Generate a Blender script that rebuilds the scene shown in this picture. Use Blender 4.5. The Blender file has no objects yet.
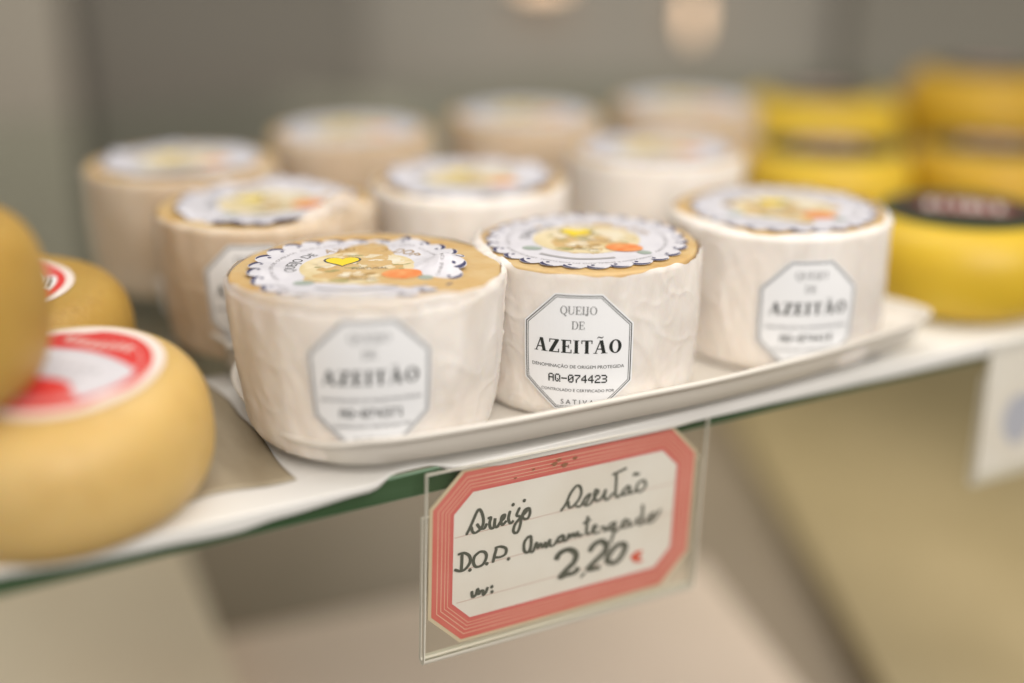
import bpy, bmesh, math, random
from math import sin, cos, pi, radians, atan2, hypot
from mathutils import Vector, Matrix, noise

random.seed(7)
S = 0.01                                  # every length below is in centimetres
SC = bpy.context.scene
COL = SC.collection

# ------------------------------------------------------------------ camera
cam_d = bpy.data.cameras.new('camera')
cam_d.sensor_width = 36.0
cam_d.lens = 1300 / 1024 * 36
cam_d.clip_start = 0.02
cam_d.clip_end = 50
cam_d.dof.use_dof = True
cam_d.dof.focus_distance = 0.371
cam_d.dof.aperture_fstop = 1.72
cam = bpy.data.objects.new('camera', cam_d)
COL.objects.link(cam)
CAM = Vector((0, 0, 15.5))
cam.location = CAM * S
cam.rotation_euler = (radians(70), 0, 0)
SC.camera = cam

# ------------------------------------------------------------------ light
wd = bpy.data.worlds.new('World')
SC.world = wd
wd.use_nodes = True
wd.node_tree.nodes['Background'].inputs[0].default_value = (1.0, 0.93, 0.84, 1)
wd.node_tree.nodes['Background'].inputs[1].default_value = 0.62
# the shop around: pale ceiling and walls above, darker floor below
_nt = wd.node_tree
_tc = _nt.nodes.new('ShaderNodeTexCoord')
_sep = _nt.nodes.new('ShaderNodeSeparateXYZ')
_ramp = _nt.nodes.new('ShaderNodeValToRGB')
_ramp.color_ramp.elements[0].position = 0.40
_ramp.color_ramp.elements[0].color = (0.22, 0.19, 0.16, 1)
_ramp.color_ramp.elements[1].position = 0.62
_ramp.color_ramp.elements[1].color = (1.0, 0.955, 0.90, 1)
_mr = _nt.nodes.new('ShaderNodeMapRange')
_mr.inputs['From Min'].default_value = -1
_nt.links.new(_tc.outputs['Generated'], _sep.inputs[0])
_nt.links.new(_sep.outputs['Z'], _mr.inputs['Value'])
_nt.links.new(_mr.outputs[0], _ramp.inputs[0])
_nt.links.new(_ramp.outputs[0], _nt.nodes['Background'].inputs[0])


def area(name, loc, target, sx, sy, power, color):
    l = bpy.data.lights.new(name, 'AREA')
    l.shape = 'RECTANGLE'
    l.size, l.size_y = sx * S, sy * S
    l.energy = power
    l.color = color
    o = bpy.data.objects.new(name, l)
    o.location = Vector(loc) * S
    o.rotation_euler = (Vector(target) - Vector(loc)).to_track_quat('-Z', 'Y').to_euler()
    COL.objects.link(o)
    return o


area('case_lamp', (8, 46, 62), (4, 42, 0), 90, 30, 2.3, (1.0, 0.95, 0.88))
area('shop_light', (42, -44, 66), (4, 40, 0), 90, 70, 9.6, (1.0, 0.95, 0.89))
area('lower_fill', (10, 80, -1.6), (8, 78, -22), 100, 8, 1.15, (1.0, 0.93, 0.82))  # unseen fill, added to brighten what lies below the glass shelf

SC.view_settings.view_transform = 'Standard'
SC.view_settings.look = 'None'
SC.view_settings.exposure = 0.04
SC.view_settings.gamma = 1.0
SC.cycles.use_denoising = True
SC.cycles.max_bounces = 10
SC.cycles.transparent_max_bounces = 16

# ------------------------------------------------------------------ materials


def lin(r, g, b):
    f = lambda c: c / 12.92 if c <= 0.04045 else ((c + 0.055) / 1.055) ** 2.4
    return (f(r / 255), f(g / 255), f(b / 255), 1)


def mat(name, col, rough=0.6, sss=0.0, radius=(0.006, 0.004, 0.002), col2=None, nscale=60, bump=0.0, bscale=200,
        spec=0.4, stretch=(1, 1, 1), trans=0.0, detail=4):
    m = bpy.data.materials.new(name)
    m.use_nodes = True
    nt = m.node_tree
    b = nt.nodes['Principled BSDF']
    b.inputs['Base Color'].default_value = col
    b.inputs['Roughness'].default_value = rough
    b.inputs['Specular IOR Level'].default_value = spec
    b.inputs['Transmission Weight'].default_value = trans
    if sss:
        b.inputs['Subsurface Weight'].default_value = sss
        b.inputs['Subsurface Radius'].default_value = (1, radius[1] / radius[0], radius[2] / radius[0])
        b.inputs['Subsurface Scale'].default_value = radius[0]
    if col2 or bump:
        tc = nt.nodes.new('ShaderNodeTexCoord')
        mp = nt.nodes.new('ShaderNodeMapping')
        mp.inputs['Scale'].default_value = stretch
        nt.links.new(tc.outputs['Object'], mp.inputs['Vector'])
    if col2:
        n = nt.nodes.new('ShaderNodeTexNoise')
        n.inputs['Scale'].default_value = nscale
        n.inputs['Detail'].default_value = detail
        nt.links.new(mp.outputs[0], n.inputs['Vector'])
        r = nt.nodes.new('ShaderNodeMapRange')
        r.inputs['From Min'].default_value = 0.32
        r.inputs['From Max'].default_value = 0.68
        nt.links.new(n.outputs['Fac'], r.inputs['Value'])
        mx = nt.nodes.new('ShaderNodeMix')
        mx.data_type = 'RGBA'
        mx.inputs['A'].default_value = col
        mx.inputs['B'].default_value = col2
        nt.links.new(r.outputs[0], mx.inputs['Factor'])
        nt.links.new(mx.outputs['Result'], b.inputs['Base Color'])
    if bump:
        n2 = nt.nodes.new('ShaderNodeTexNoise')
        n2.inputs['Scale'].default_value = bscale
        n2.inputs['Detail'].default_value = 5
        nt.links.new(mp.outputs[0], n2.inputs['Vector'])
        bp = nt.nodes.new('ShaderNodeBump')
        bp.inputs['Strength'].default_value = bump
        bp.inputs['Distance'].default_value = 0.001
        nt.links.new(n2.outputs['Fac'], bp.inputs['Height'])
        nt.links.new(bp.outputs[0], b.inputs['Normal'])
    return m


def clear(name, tint, gloss_col=(1, 1, 1, 1), ior=1.5, base=0.02, rough=0.03):
    m = bpy.data.materials.new(name)
    m.use_nodes = True
    nt = m.node_tree
    for n in list(nt.nodes):
        nt.nodes.remove(n)
    out = nt.nodes.new('ShaderNodeOutputMaterial')
    t = nt.nodes.new('ShaderNodeBsdfTransparent')
    t.inputs[0].default_value = tint
    g = nt.nodes.new('ShaderNodeBsdfGlossy')
    g.inputs['Color'].default_value = gloss_col
    g.inputs['Roughness'].default_value = rough
    fr = nt.nodes.new('ShaderNodeFresnel')
    # same reflection at the entry and the exit face of the sheet
    geo = nt.nodes.new('ShaderNodeNewGeometry')
    mr = nt.nodes.new('ShaderNodeMapRange')
    mr.inputs['To Min'].default_value = ior
    mr.inputs['To Max'].default_value = 1 / ior
    nt.links.new(geo.outputs['Backfacing'], mr.inputs['Value'])
    nt.links.new(mr.outputs[0], fr.inputs['IOR'])
    ad = nt.nodes.new('ShaderNodeMath')
    ad.operation = 'ADD'
    ad.inputs[1].default_value = base
    mx = nt.nodes.new('ShaderNodeMixShader')
    nt.links.new(fr.outputs[0], ad.inputs[0])
    nt.links.new(ad.outputs[0], mx.inputs[0])
    nt.links.new(t.outputs[0], mx.inputs[1])
    nt.links.new(g.outputs[0], mx.inputs[2])
    nt.links.new(mx.outputs[0], out.inputs[0])
    return m


def glow(name, col, strength):
    m = bpy.data.materials.new(name)
    m.use_nodes = True
    b = m.node_tree.nodes['Principled BSDF']
    b.inputs['Base Color'].default_value = col
    b.inputs['Emission Color'].default_value = col
    b.inputs['Emission Strength'].default_value = strength
    return m


M = {}
M['wrap'] = mat('wrap_paper', (0.89, 0.81, 0.73, 1), 0.45, 0.25, (0.004, 0.003, 0.002), (0.92, 0.88, 0.84, 1), 40, 0.4, 220, 0.4, (1, 1, 0.5))
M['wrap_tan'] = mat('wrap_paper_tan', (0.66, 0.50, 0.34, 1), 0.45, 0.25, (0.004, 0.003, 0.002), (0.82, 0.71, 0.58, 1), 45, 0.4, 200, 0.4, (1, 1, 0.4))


def thin_paper(m, lo, hi, scale, stretch):
    """greaseproof paper: in patches the cheese underneath shows through"""
    nt = m.node_tree
    out = nt.nodes['Material Output']
    b = nt.nodes['Principled BSDF']
    tc = nt.nodes.new('ShaderNodeTexCoord')
    mp = nt.nodes.new('ShaderNodeMapping')
    mp.inputs['Scale'].default_value = stretch
    n = nt.nodes.new('ShaderNodeTexNoise')
    n.inputs['Scale'].default_value = scale
    n.inputs['Detail'].default_value = 5
    n.inputs['Distortion'].default_value = 0.6
    r = nt.nodes.new('ShaderNodeMapRange')
    r.inputs['From Min'].default_value = 0.38
    r.inputs['From Max'].default_value = 0.68
    r.inputs['To Min'].default_value = lo
    r.inputs['To Max'].default_value = hi
    tr = nt.nodes.new('ShaderNodeBsdfTransparent')
    mx = nt.nodes.new('ShaderNodeMixShader')
    nt.links.new(tc.outputs['Object'], mp.inputs[0])
    nt.links.new(mp.outputs[0], n.inputs['Vector'])
    nt.links.new(n.outputs['Fac'], r.inputs['Value'])
    nt.links.new(r.outputs[0], mx.inputs[0])
    nt.links.new(b.outputs[0], mx.inputs[1])
    nt.links.new(tr.outputs[0], mx.inputs[2])
    nt.links.new(mx.outputs[0], out.inputs[0])


thin_paper(M['wrap'], 0.0, 0.27, 48, (1, 1, 0.55))
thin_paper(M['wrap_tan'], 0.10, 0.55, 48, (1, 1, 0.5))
M['rind'] = mat('rind', (0.56, 0.355, 0.135, 1), 0.45, 0.2, (0.003, 0.002, 0.001), (0.64, 0.47, 0.24, 1), 80, 0.3, 250, 0.4)
M['butter'] = mat('butter_rind', (0.60, 0.395, 0.125, 1), 0.42, 0.3, (0.006, 0.003, 0.001), (0.66, 0.46, 0.18, 1), 35, 0.3, 420, 0.4)
M['ochre'] = mat('ochre_rind', (0.42, 0.25, 0.05, 1), 0.45, 0.25, (0.006, 0.003, 0.001), (0.48, 0.30, 0.07, 1), 35, 0.3, 420, 0.35)


def weathered(m, dark, amount):
    """stains, pores and scuffs on a cheese rind"""
    nt = m.node_tree
    b = nt.nodes['Principled BSDF']
    src = b.inputs['Base Color'].links[0].from_socket
    tc = nt.nodes.new('ShaderNodeTexCoord')
    n = nt.nodes.new('ShaderNodeTexNoise')
    n.inputs['Scale'].default_value = 95
    n.inputs['Detail'].default_value = 8
    n.inputs['Roughness'].default_value = 0.7
    r = nt.nodes.new('ShaderNodeMapRange')
    r.inputs['From Min'].default_value = 0.52
    r.inputs['From Max'].default_value = 0.72
    r.inputs['To Max'].default_value = amount
    mx = nt.nodes.new('ShaderNodeMix')
    mx.data_type = 'RGBA'
    mx.inputs['B'].default_value = dark
    nt.links.new(tc.outputs['Object'], n.inputs['Vector'])
    nt.links.new(n.outputs['Fac'], r.inputs['Value'])
    nt.links.new(r.outputs[0], mx.inputs['Factor'])
    nt.links.new(src, mx.inputs['A'])
    nt.links.new(mx.outputs['Result'], b.inputs['Base Color'])
    r2 = nt.nodes.new('ShaderNodeMapRange')
    r2.inputs['To Min'].default_value = 0.3
    r2.inputs['To Max'].default_value = 0.62
    nt.links.new(n.outputs['Fac'], r2.inputs['Value'])
    nt.links.new(r2.outputs[0], b.inputs['Roughness'])


weathered(M['butter'], (0.44, 0.25, 0.06, 1), 0.45)
weathered(M['ochre'], (0.28, 0.15, 0.03, 1), 0.5)
weathered(M['rind'], (0.46, 0.25, 0.07, 1), 0.6)
M['yellow'] = mat('yellow_wax', (0.68, 0.465, 0.032, 1), 0.4, 0.2, (0.005, 0.003, 0.001), (0.61, 0.40, 0.028, 1), 30, 0.1, 150, 0.4)
M['amber'] = mat('amber_wax', (0.55, 0.335, 0.02, 1), 0.4, 0.2, (0.005, 0.003, 0.001), (0.48, 0.28, 0.015, 1), 30, 0.1, 150, 0.4)
M['seal'] = mat('seal_paper', (0.68, 0.67, 0.71, 1), 0.5, 0, col2=(0.62, 0.61, 0.66, 1), nscale=300, bump=0.1, bscale=500)
M['label'] = mat('label_paper', (0.87, 0.88, 0.90, 1), 0.45, 0, bump=0.06, bscale=500)
M['ink'] = mat('black_ink', (0.02, 0.024, 0.022, 1), 0.55)
M['ink_grey'] = mat('grey_ink', (0.085, 0.088, 0.09, 1), 0.55)
M['ink_pale'] = mat('pale_ink', (0.36, 0.35, 0.36, 1), 0.55)
M['navy'] = mat('navy_ink', (0.05, 0.05, 0.12, 1), 0.5)
M['gold'] = mat('gold_print', (0.62, 0.50, 0.25, 1), 0.5, col2=(0.76, 0.66, 0.45, 1), nscale=140)
M['gold_pale'] = mat('pale_gold_print', (0.74, 0.62, 0.40, 1), 0.5)
M['gold_ink'] = mat('gold_ink', (0.36, 0.22, 0.07, 1), 0.5)
M['olive'] = mat('olive_print', (0.27, 0.27, 0.10, 1), 0.5, col2=(0.48, 0.41, 0.20, 1), nscale=220)
M['sky'] = mat('pale_print', (0.78, 0.74, 0.62, 1), 0.5, col2=(0.68, 0.58, 0.38, 1), nscale=180)
M['heart'] = mat('yellow_print', (0.82, 0.62, 0.03, 1), 0.5)
M['orange'] = mat('orange_print', (0.72, 0.20, 0.05, 1), 0.5, col2=(0.74, 0.34, 0.13, 1), nscale=260)
M['green'] = mat('green_print', (0.32, 0.38, 0.33, 1), 0.5)
M['red'] = mat('red_print', (0.66, 0.045, 0.04, 1), 0.45)
M['rose'] = mat('rose_print', (0.66, 0.16, 0.15, 1), 0.45)
M['rosewhite'] = mat('cream_print', (0.82, 0.72, 0.66, 1), 0.45)
M['border'] = mat('card_border', (0.66, 0.165, 0.135, 1), 0.5, col2=(0.70, 0.21, 0.18, 1), nscale=60)
M['card'] = mat('card_paper', (0.78, 0.73, 0.67, 1), 0.6, col2=(0.83, 0.80, 0.76, 1), nscale=40)
M['cream'] = mat('cream_card', (0.66, 0.56, 0.40, 1), 0.6)
M['stripe'] = mat('stripe_print', (0.78, 0.47, 0.36, 1), 0.5)
M['rule'] = mat('rule_print', (0.62, 0.45, 0.40, 1), 0.6)
M['pen'] = mat('pen_ink', (0.105, 0.11, 0.09, 1), 0.6)
M['redpen'] = mat('red_pen', (0.70, 0.10, 0.05, 1), 0.6)
M['smudge'] = mat('smudge', (0.33, 0.16, 0.09, 1), 0.6)
M['tray'] = mat('tray_white', (0.78, 0.74, 0.68, 1), 0.35, 0, col2=(0.72, 0.68, 0.61, 1), nscale=20, spec=0.5)
M['paper'] = mat('liner_paper', (0.76, 0.75, 0.72, 1), 0.6, 0, col2=(0.82, 0.81, 0.79, 1), nscale=18, bump=0.15, bscale=60)
M['glass'] = clear('shelf_glass', (0.86, 0.88, 0.85, 1), (0.95, 1, 0.96, 1), 1.5, 0.02)
M['glass_edge'] = mat('glass_cut_edge', (0.035, 0.075, 0.03, 1), 0.25, spec=0.5, col2=(0.06, 0.11, 0.055, 1), nscale=25, stretch=(1, 1, 6))
M['glass_arris'] = mat('glass_arris', (0.16, 0.26, 0.17, 1), 0.3, spec=0.5)
M['acrylic'] = clear('acrylic_sheet', (0.98, 0.98, 0.965, 1), (1, 1, 1, 1), 1.3, 0.012)
M['acrylic_edge'] = mat('acrylic_cut_edge', (0.74, 0.71, 0.62, 1), 0.25, spec=0.6)
M['wall'] = mat('wall_paint', (0.28, 0.26, 0.225, 1), 0.7, col2=(0.32, 0.295, 0.26, 1), nscale=3)
M['wall_light'] = mat('light_board', (0.37, 0.335, 0.28, 1), 0.6)
M['wall_dark'] = mat('dark_board', (0.18, 0.165, 0.14, 1), 0.5)
M['wall_grey'] = mat('grey_board', (0.20, 0.185, 0.155, 1), 0.6)
M['floor'] = mat('floor_board', (0.24, 0.195, 0.145, 1), 0.5, col2=(0.20, 0.165, 0.12, 1), nscale=6)
M['pale_rind'] = mat('pale_rind', (0.80, 0.67, 0.51, 1), 0.6, col2=(0.84, 0.72, 0.56, 1), nscale=12)
M['pink_board'] = mat('pink_board', (0.64, 0.53, 0.44, 1), 0.6, col2=(0.68, 0.57, 0.48, 1), nscale=8)
M['tan_rind'] = mat('tan_rind', (0.27, 0.215, 0.115, 1), 0.5, col2=(0.33, 0.265, 0.15, 1), nscale=10)
M['gap_shade'] = mat('gap_shade_streaks', (0.27, 0.22, 0.145, 1), 0.45, 0, col2=(0.42, 0.36, 0.26, 1), nscale=60, bump=0.3, bscale=120, stretch=(1, 0.25, 1))  # shade and reflections of the gap put into a streaked brown
M['metal'] = mat('dull_metal', (0.20, 0.19, 0.175, 1), 0.4, spec=0.6)
M['lamp'] = glow('lamp_glow', (1.0, 0.70, 0.46, 1), 1.1)
M['deepgreen'] = mat('deep_green_print', (0.018, 0.05, 0.022, 1), 0.45)
M['maroon'] = mat('maroon_print', (0.055, 0.022, 0.02, 1), 0.45)
M['maroon_pale'] = mat('pale_maroon_print', (0.26, 0.09, 0.08, 1), 0.45)
M['greenrim'] = mat('green_rim_print', (0.10, 0.16, 0.07, 1), 0.45)
M['bluemark'] = mat('blue_print', (0.48, 0.50, 0.60, 1), 0.5)

# ------------------------------------------------------------------ mesh helpers


class MB:
    def __init__(self):
        self.v, self.f, self.m, self.mats = [], [], [], []

    def mi(self, key):
        if key not in self.mats:
            self.mats.append(key)
        return self.mats.index(key)

    def add(self, pts, faces, key):
        n = len(self.v)
        self.v += [tuple(p) for p in pts]
        k = self.mi(key)
        for f in faces:
            self.f.append(tuple(i + n for i in f))
            self.m.append(k)

    def box(self, x0, x1, y0, y1, z0, z1, key):
        p = [(x, y, z) for z in (z0, z1) for y in (y0, y1) for x in (x0, x1)]
        self.add(p, [(0, 2, 3, 1), (4, 5, 7, 6), (0, 1, 5, 4), (2, 6, 7, 3), (0, 4, 6, 2), (1, 3, 7, 5)], key)

    def prism(self, poly, z0, z1, key, side=None):
        n = len(poly)
        self.add([(x, y, z1) for x, y in poly], [tuple(range(n))], key)
        self.add([(x, y, z0) for x, y in poly], [tuple(reversed(range(n)))], key)
        self.add([(x, y, z0) for x, y in poly] + [(x, y, z1) for x, y in poly],
                 [(i, (i + 1) % n, (i + 1) % n + n, i + n) for i in range(n)], side or key)

    def grid(self, fn, nu, nv, key, closed=False):
        pts = [fn(i / (nu if closed else nu - 1), j / (nv - 1)) for j in range(nv) for i in range(nu)]
        fs = []
        for j in range(nv - 1):
            for i in range(nu if closed else nu - 1):
                a, b = j * nu + i, j * nu + (i + 1) % nu
                fs.append((a, b, b + nu, a + nu))
        self.add(pts, fs, key)

    def build(self, name, parent=None, smooth=False, loc=None, rot=None):
        me = bpy.data.meshes.new(name)
        me.from_pydata([(x * S, y * S, z * S) for x, y, z in self.v], [], self.f)
        for k in self.mats:
            me.materials.append(M[k])
        for p, k in zip(me.polygons, self.m):
            p.material_index = k
            p.use_smooth = smooth
        me.update()
        o = bpy.data.objects.new(name, me)
        COL.objects.link(o)
        if parent:
            o.parent = parent
        if loc:
            o.location = Vector(loc) * S
        if rot:
            o.rotation_euler = rot
        return o


def empty(name, loc, rz=0.0, rx=0.0, ry=0.0):
    o = bpy.data.objects.new(name, None)
    o.empty_display_size = 0.01
    o.location = Vector(loc) * S
    o.rotation_euler = (rx, ry, rz)
    COL.objects.link(o)
    return o


def tag(o, label=None, cat=None, group=None, kind=None):
    for k, v in (('label', label), ('category', cat), ('group', group), ('kind', kind)):
        if v:
            o[k] = v
    return o


def bevel(o, w, seg=2):
    m = o.modifiers.new('bevel', 'BEVEL')
    m.width = w * S
    m.segments = seg
    m.limit_method = 'ANGLE'
    return o


# ------------------------------------------------------------------ flat printing: polygons in a plane, mapped afterwards


class Print:
    """2-D artwork: every polygon gets a layer so that no two lie in one plane."""

    def __init__(self):
        self.items = []          # (points, faces, key, layer)
        self.k = 0

    def poly(self, pts, key, layer):
        self.k += 1
        self.items.append((list(pts), [tuple(range(len(pts)))], key, layer + 0.00002 * self.k))

    def mesh(self, pts, faces, key, layer):
        self.k += 1
        self.items.append((pts, faces, key, layer + 0.00002 * self.k))

    def fan(self, cx, cy, fn, key, layer, n=96, rings=5, start=0.0):
        """disc whose radius at angle a is fn(a) -> (rx, ry); a polar grid so that it can bend"""
        pts, fs = [], []
        for j in range(rings + 1):
            t = start + (1 - start) * j / rings
            for i in range(n):
                a = 2 * pi * i / n
                rx, ry = fn(a)
                pts.append((cx + rx * t * cos(a), cy + ry * t * sin(a)))
        for j in range(rings):
            for i in range(n):
                a, b = j * n + i, j * n + (i + 1) % n
                fs.append((a, a + n, b + n, b))
        if start == 0:
            fs = [f for f in fs]
        self.mesh(pts, fs, key, layer)

    def ribbon(self, pts, w, key, layer, taper=True):
        pts = smooth_line(pts)
        n = len(pts)
        L, R = [], []
        for i in range(n):
            a, b = pts[max(i - 1, 0)], pts[min(i + 1, n - 1)]
            dx, dy = b[0] - a[0], b[1] - a[1]
            d = hypot(dx, dy) or 1
            # a pen held at a slant: down-strokes thicker than up-strokes
            ww = w * 0.5 * (0.78 + 0.3 * abs(dy) / d)
            if taper and i in (0, n - 1):
                ww *= 0.6
            L.append((pts[i][0] - dy / d * ww, pts[i][1] + dx / d * ww))
            R.append((pts[i][0] + dy / d * ww, pts[i][1] - dx / d * ww))
        for i in range(n - 1):
            self.poly([R[i], R[i + 1], L[i + 1], L[i]], key, layer)

    def to(self, mb, fn):
        for pts, faces, key, layer in self.items:
            mb.add([fn(x, y, layer) for x, y in pts], faces, key)


def smooth_line(p, sub=5):
    if len(p) < 3:
        return p
    out = []
    q = [p[0]] + list(p) + [p[-1]]
    for i in range(1, len(q) - 2):
        p0, p1, p2, p3 = q[i - 1], q[i], q[i + 1], q[i + 2]
        for k in range(sub):
            t = k / sub
            out.append(tuple(0.5 * (2 * p1[c] + (p2[c] - p0[c]) * t + (2 * p0[c] - 5 * p1[c] + 4 * p2[c] - p3[c]) * t * t
                                    + (3 * p1[c] - p0[c] - 3 * p2[c] + p3[c]) * t ** 3) for c in (0, 1)))
    out.append(tuple(p[-1]))
    return out


def serif(ch, T=0.2, t=0.055, s=0.045):
    """polygons of one roman capital, cap height 1; returns (polygons, advance)"""
    P = []
    bar = lambda x0, y0, x1, y1: P.append([(x0, y0), (x1, y0), (x1, y1), (x0, y1)])
    sl = lambda x0, x1, w, y0=0.0, y1=1.0: P.append([(x0, y0), (x0 + w, y0), (x1 + w, y1), (x1, y1)])

    def ring(cx, cy, rx, ry, ix, iy, a0=0.0, a1=2 * pi, n=28):
        for i in range(n):
            a, b = a0 + (a1 - a0) * i / n, a0 + (a1 - a0) * (i + 1) / n
            P.append([(cx + rx * cos(a), cy + ry * sin(a)), (cx + rx * cos(b), cy + ry * sin(b)),
                      (cx + ix * cos(b), cy + iy * sin(b)), (cx + ix * cos(a), cy + iy * sin(a))])
    adv = 0.8
    if ch in 'AÃ':
        sl(0.07, 0.44, t * 1.2)
        sl(0.96 - T * 1.05 - 0.08, 0.40, T * 1.05)
        bar(0.22, 0.30, 0.66, 0.30 + t)
        bar(-0.02, 0, 0.27, s)
        bar(0.52, 0, 1.0, s)
        adv = 1.02
        if ch == 'Ã':
            w = [(0.24, 1.12), (0.33, 1.22), (0.45, 1.18), (0.57, 1.13), (0.68, 1.24)]
            for a, b in zip(w, w[1:]):
                P.append([(a[0], a[1]), (b[0], b[1]), (b[0], b[1] + 0.075), (a[0], a[1] + 0.075)])
    elif ch == 'Z':
        bar(0.05, 1 - t, 0.76, 1)
        bar(0.02, 0, 0.78, t)
        sl(0.02, 0.78 - T * 1.25, T * 1.25, t, 1 - t)
        bar(0.05, 0.74, 0.05 + t, 1 - t)
        bar(0.78 - t, t, 0.78, 0.28)
        adv = 0.86
    elif ch == 'E':
        bar(0.1, s, 0.1 + T, 1 - s)
        bar(0.0, 1 - t, 0.72, 1)
        bar(0.1 + T, 0.48, 0.5, 0.48 + t)
        bar(0.0, 0, 0.76, t)
        bar(0.72 - t, 0.73, 0.72, 1 - t)
        bar(0.76 - t, t, 0.76, 0.28)
        bar(0.5, 0.37, 0.5 + t, 0.64)
        adv = 0.82
    elif ch == 'I':
        bar(0.1, s, 0.1 + T, 1 - s)
        bar(0, 0, 0.2 + T, s)
        bar(0, 1 - s, 0.2 + T, 1)
        adv = 0.25 + T
    elif ch == 'J':
        bar(0.2, 0.1, 0.2 + T, 1 - s)
        bar(0.1, 1 - s, 0.3 + T, 1)
        ring(0.08 + T / 2, 0.1, 0.12 + T / 2, 0.26, 0.12 - T / 2, 0.2, pi, 2 * pi, 10)
        adv = 0.36 + T
    elif ch == 'T':
        bar(0.42 - T / 2, s, 0.42 + T / 2, 1 - t)
        bar(0.02, 1 - t, 0.82, 1)
        bar(0.02, 0.74, 0.02 + t, 1 - t)
        bar(0.82 - t, 0.74, 0.82, 1 - t)
        bar(0.25, 0, 0.59, s)
        adv = 0.86
    elif ch in 'OQ':
        ring(0.5, 0.5, 0.46, 0.52, 0.46 - T, 0.52 - t)
        if ch == 'Q':
            P.append([(0.42, 0.05), (0.56, 0.05), (0.92, -0.26), (0.72, -0.26)])
        adv = 1.0
    elif ch == 'U':
        bar(0.1, 0.34, 0.1 + T, 1 - s)
        bar(0.76, 0.34, 0.76 + t, 1 - s)
        bar(0.0, 1 - s, 0.2 + T, 1)
        bar(0.65, 1 - s, 0.92, 1)
        ring(0.1 + (0.66 + t) / 2, 0.34, (0.66 + t) / 2, 0.36, (0.66 + t) / 2 - T * 0.8, 0.36 - t, pi, 2 * pi, 14)
        adv = 0.95
    elif ch == 'D':
        bar(0.1, t, 0.1 + T, 1 - t)
        bar(0.0, 0, 0.45, t)
        bar(0.0, 1 - t, 0.45, 1)
        ring(0.45, 0.5, 0.43, 0.5, 0.43 - T, 0.5 - t, -pi / 2, pi / 2, 16)
        adv = 0.95
    return P, adv


def serif_line(pr, text, cx, cy, h, width, key, layer, T=0.2, t=0.055):
    gl, x = [], 0.0
    for ch in text:
        P, a = serif(ch, T, t)
        gl.append((P, x))
        x += a + 0.06
    x -= 0.06
    kx = width / x
    for P, x0 in gl:
        for q in P:
            pr.poly([(cx - width / 2 + (px + x0) * kx, cy - h / 2 + py * h) for px, py in q], key, layer)


DOTS = {'A': '01110 10001 10001 11111 10001 10001 10001', 'Q': '01110 10001 10001 10001 10101 10010 01101',
        '-': '00000 00000 00000 11111 00000 00000 00000', '0': '01110 10001 10011 10101 11001 10001 01110',
        '1': '00100 01100 00100 00100 00100 00100 01110', '2': '01110 10001 00001 00110 01000 10000 11111',
        '3': '11110 00001 00001 01110 00001 00001 11110', '4': '00010 00110 01010 10010 11111 00010 00010',
        '7': '11111 00001 00010 00100 01000 01000 01000', '8': '01110 10001 10001 01110 10001 10001 01110'}


def dot_line(pr, text, cx, cy, h, width, key, layer):
    n = len(text)
    cw = width / (n * 6 - 1)
    ch = h / 7
    for k, c in enumerate(text):
        for r, row in enumerate(DOTS[c].split()):
            for q, bit in enumerate(row):
                if bit == '1':
                    x = cx - width / 2 + (k * 6 + q) * cw
                    y = cy + h / 2 - (r + 1) * ch
                    pr.poly([(x - 0.06 * cw, y - 0.06 * ch), (x + 1.06 * cw, y - 0.06 * ch), (x + 1.06 * cw, y + 1.06 * ch), (x - 0.06 * cw, y + 1.06 * ch)], key, layer)


FONT_CACHE = {}


def font_mesh(text):
    if text not in FONT_CACHE:
        cu = bpy.data.curves.new('lettering', 'FONT')
        cu.body = text
        cu.resolution_u = 3
        ob = bpy.data.objects.new('lettering', cu)
        COL.objects.link(ob)
        dg = bpy.context.evaluated_depsgraph_get()
        me = bpy.data.meshes.new_from_object(ob.evaluated_get(dg))
        FONT_CACHE[text] = ([(v.co.x, v.co.y) for v in me.vertices], [tuple(p.vertices) for p in me.polygons])
        bpy.data.objects.remove(ob)
        bpy.data.curves.remove(cu)
        bpy.data.meshes.remove(me)
    return FONT_CACHE[text]


def font_line(pr, text, cx, cy, h, width, key, layer):
    v, f = font_mesh(text)
    x0, x1 = min(p[0] for p in v), max(p[0] for p in v)
    kx, ky = width / (x1 - x0), h / 0.7
    pr.mesh([(cx + (x - (x0 + x1) / 2) * kx, cy - h / 2 + y * ky) for x, y in v], f, key, layer)


def font_arc(pr, text, cx, cy, r, a0, a1, h, key, layer, squeeze=1.0):
    """letters along an arc, reading clockwise from a0 down to a1; squeeze flattens the arc in y"""
    v, f = font_mesh(text)
    x0, x1 = min(p[0] for p in v), max(p[0] for p in v)
    pts = []
    for x, y in v:
        a = a0 + (a1 - a0) * (x - x0) / (x1 - x0)
        rr = r + y / 0.7 * h
        pts.append((cx + rr * cos(a), cy + rr * sin(a) * squeeze))
    pr.mesh(pts, f, key, layer)


def band(pr, cx, cy, r0, r1, a0, a1, key, layer, n=24):
    pts, fs = [], []
    for i in range(n + 1):
        a = a0 + (a1 - a0) * i / n
        pts += [(cx + r0 * cos(a), cy + r0 * sin(a)), (cx + r1 * cos(a), cy + r1 * sin(a))]
    for i in range(n):
        fs.append((2 * i, 2 * i + 1, 2 * i + 3, 2 * i + 2))
    pr.mesh(pts, fs, key, layer)


# ------------------------------------------------------------------ shelf frame: s runs along the glass edge, t inwards
A_EDGE = radians(28.77)
EA = Vector((cos(A_EDGE), sin(A_EDGE), 0))
EN = Vector((sin(A_EDGE), -cos(A_EDGE), 0))        # outwards, towards the customer
EO = Vector((0, 33.67, 0))


def fr(s, t, z=0.0):
    p = EO + EA * s - EN * t
    return (p.x, p.y, z)


def framed(name, label, cat):
    return tag(empty(name, EO, A_EDGE), label, cat)


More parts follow.
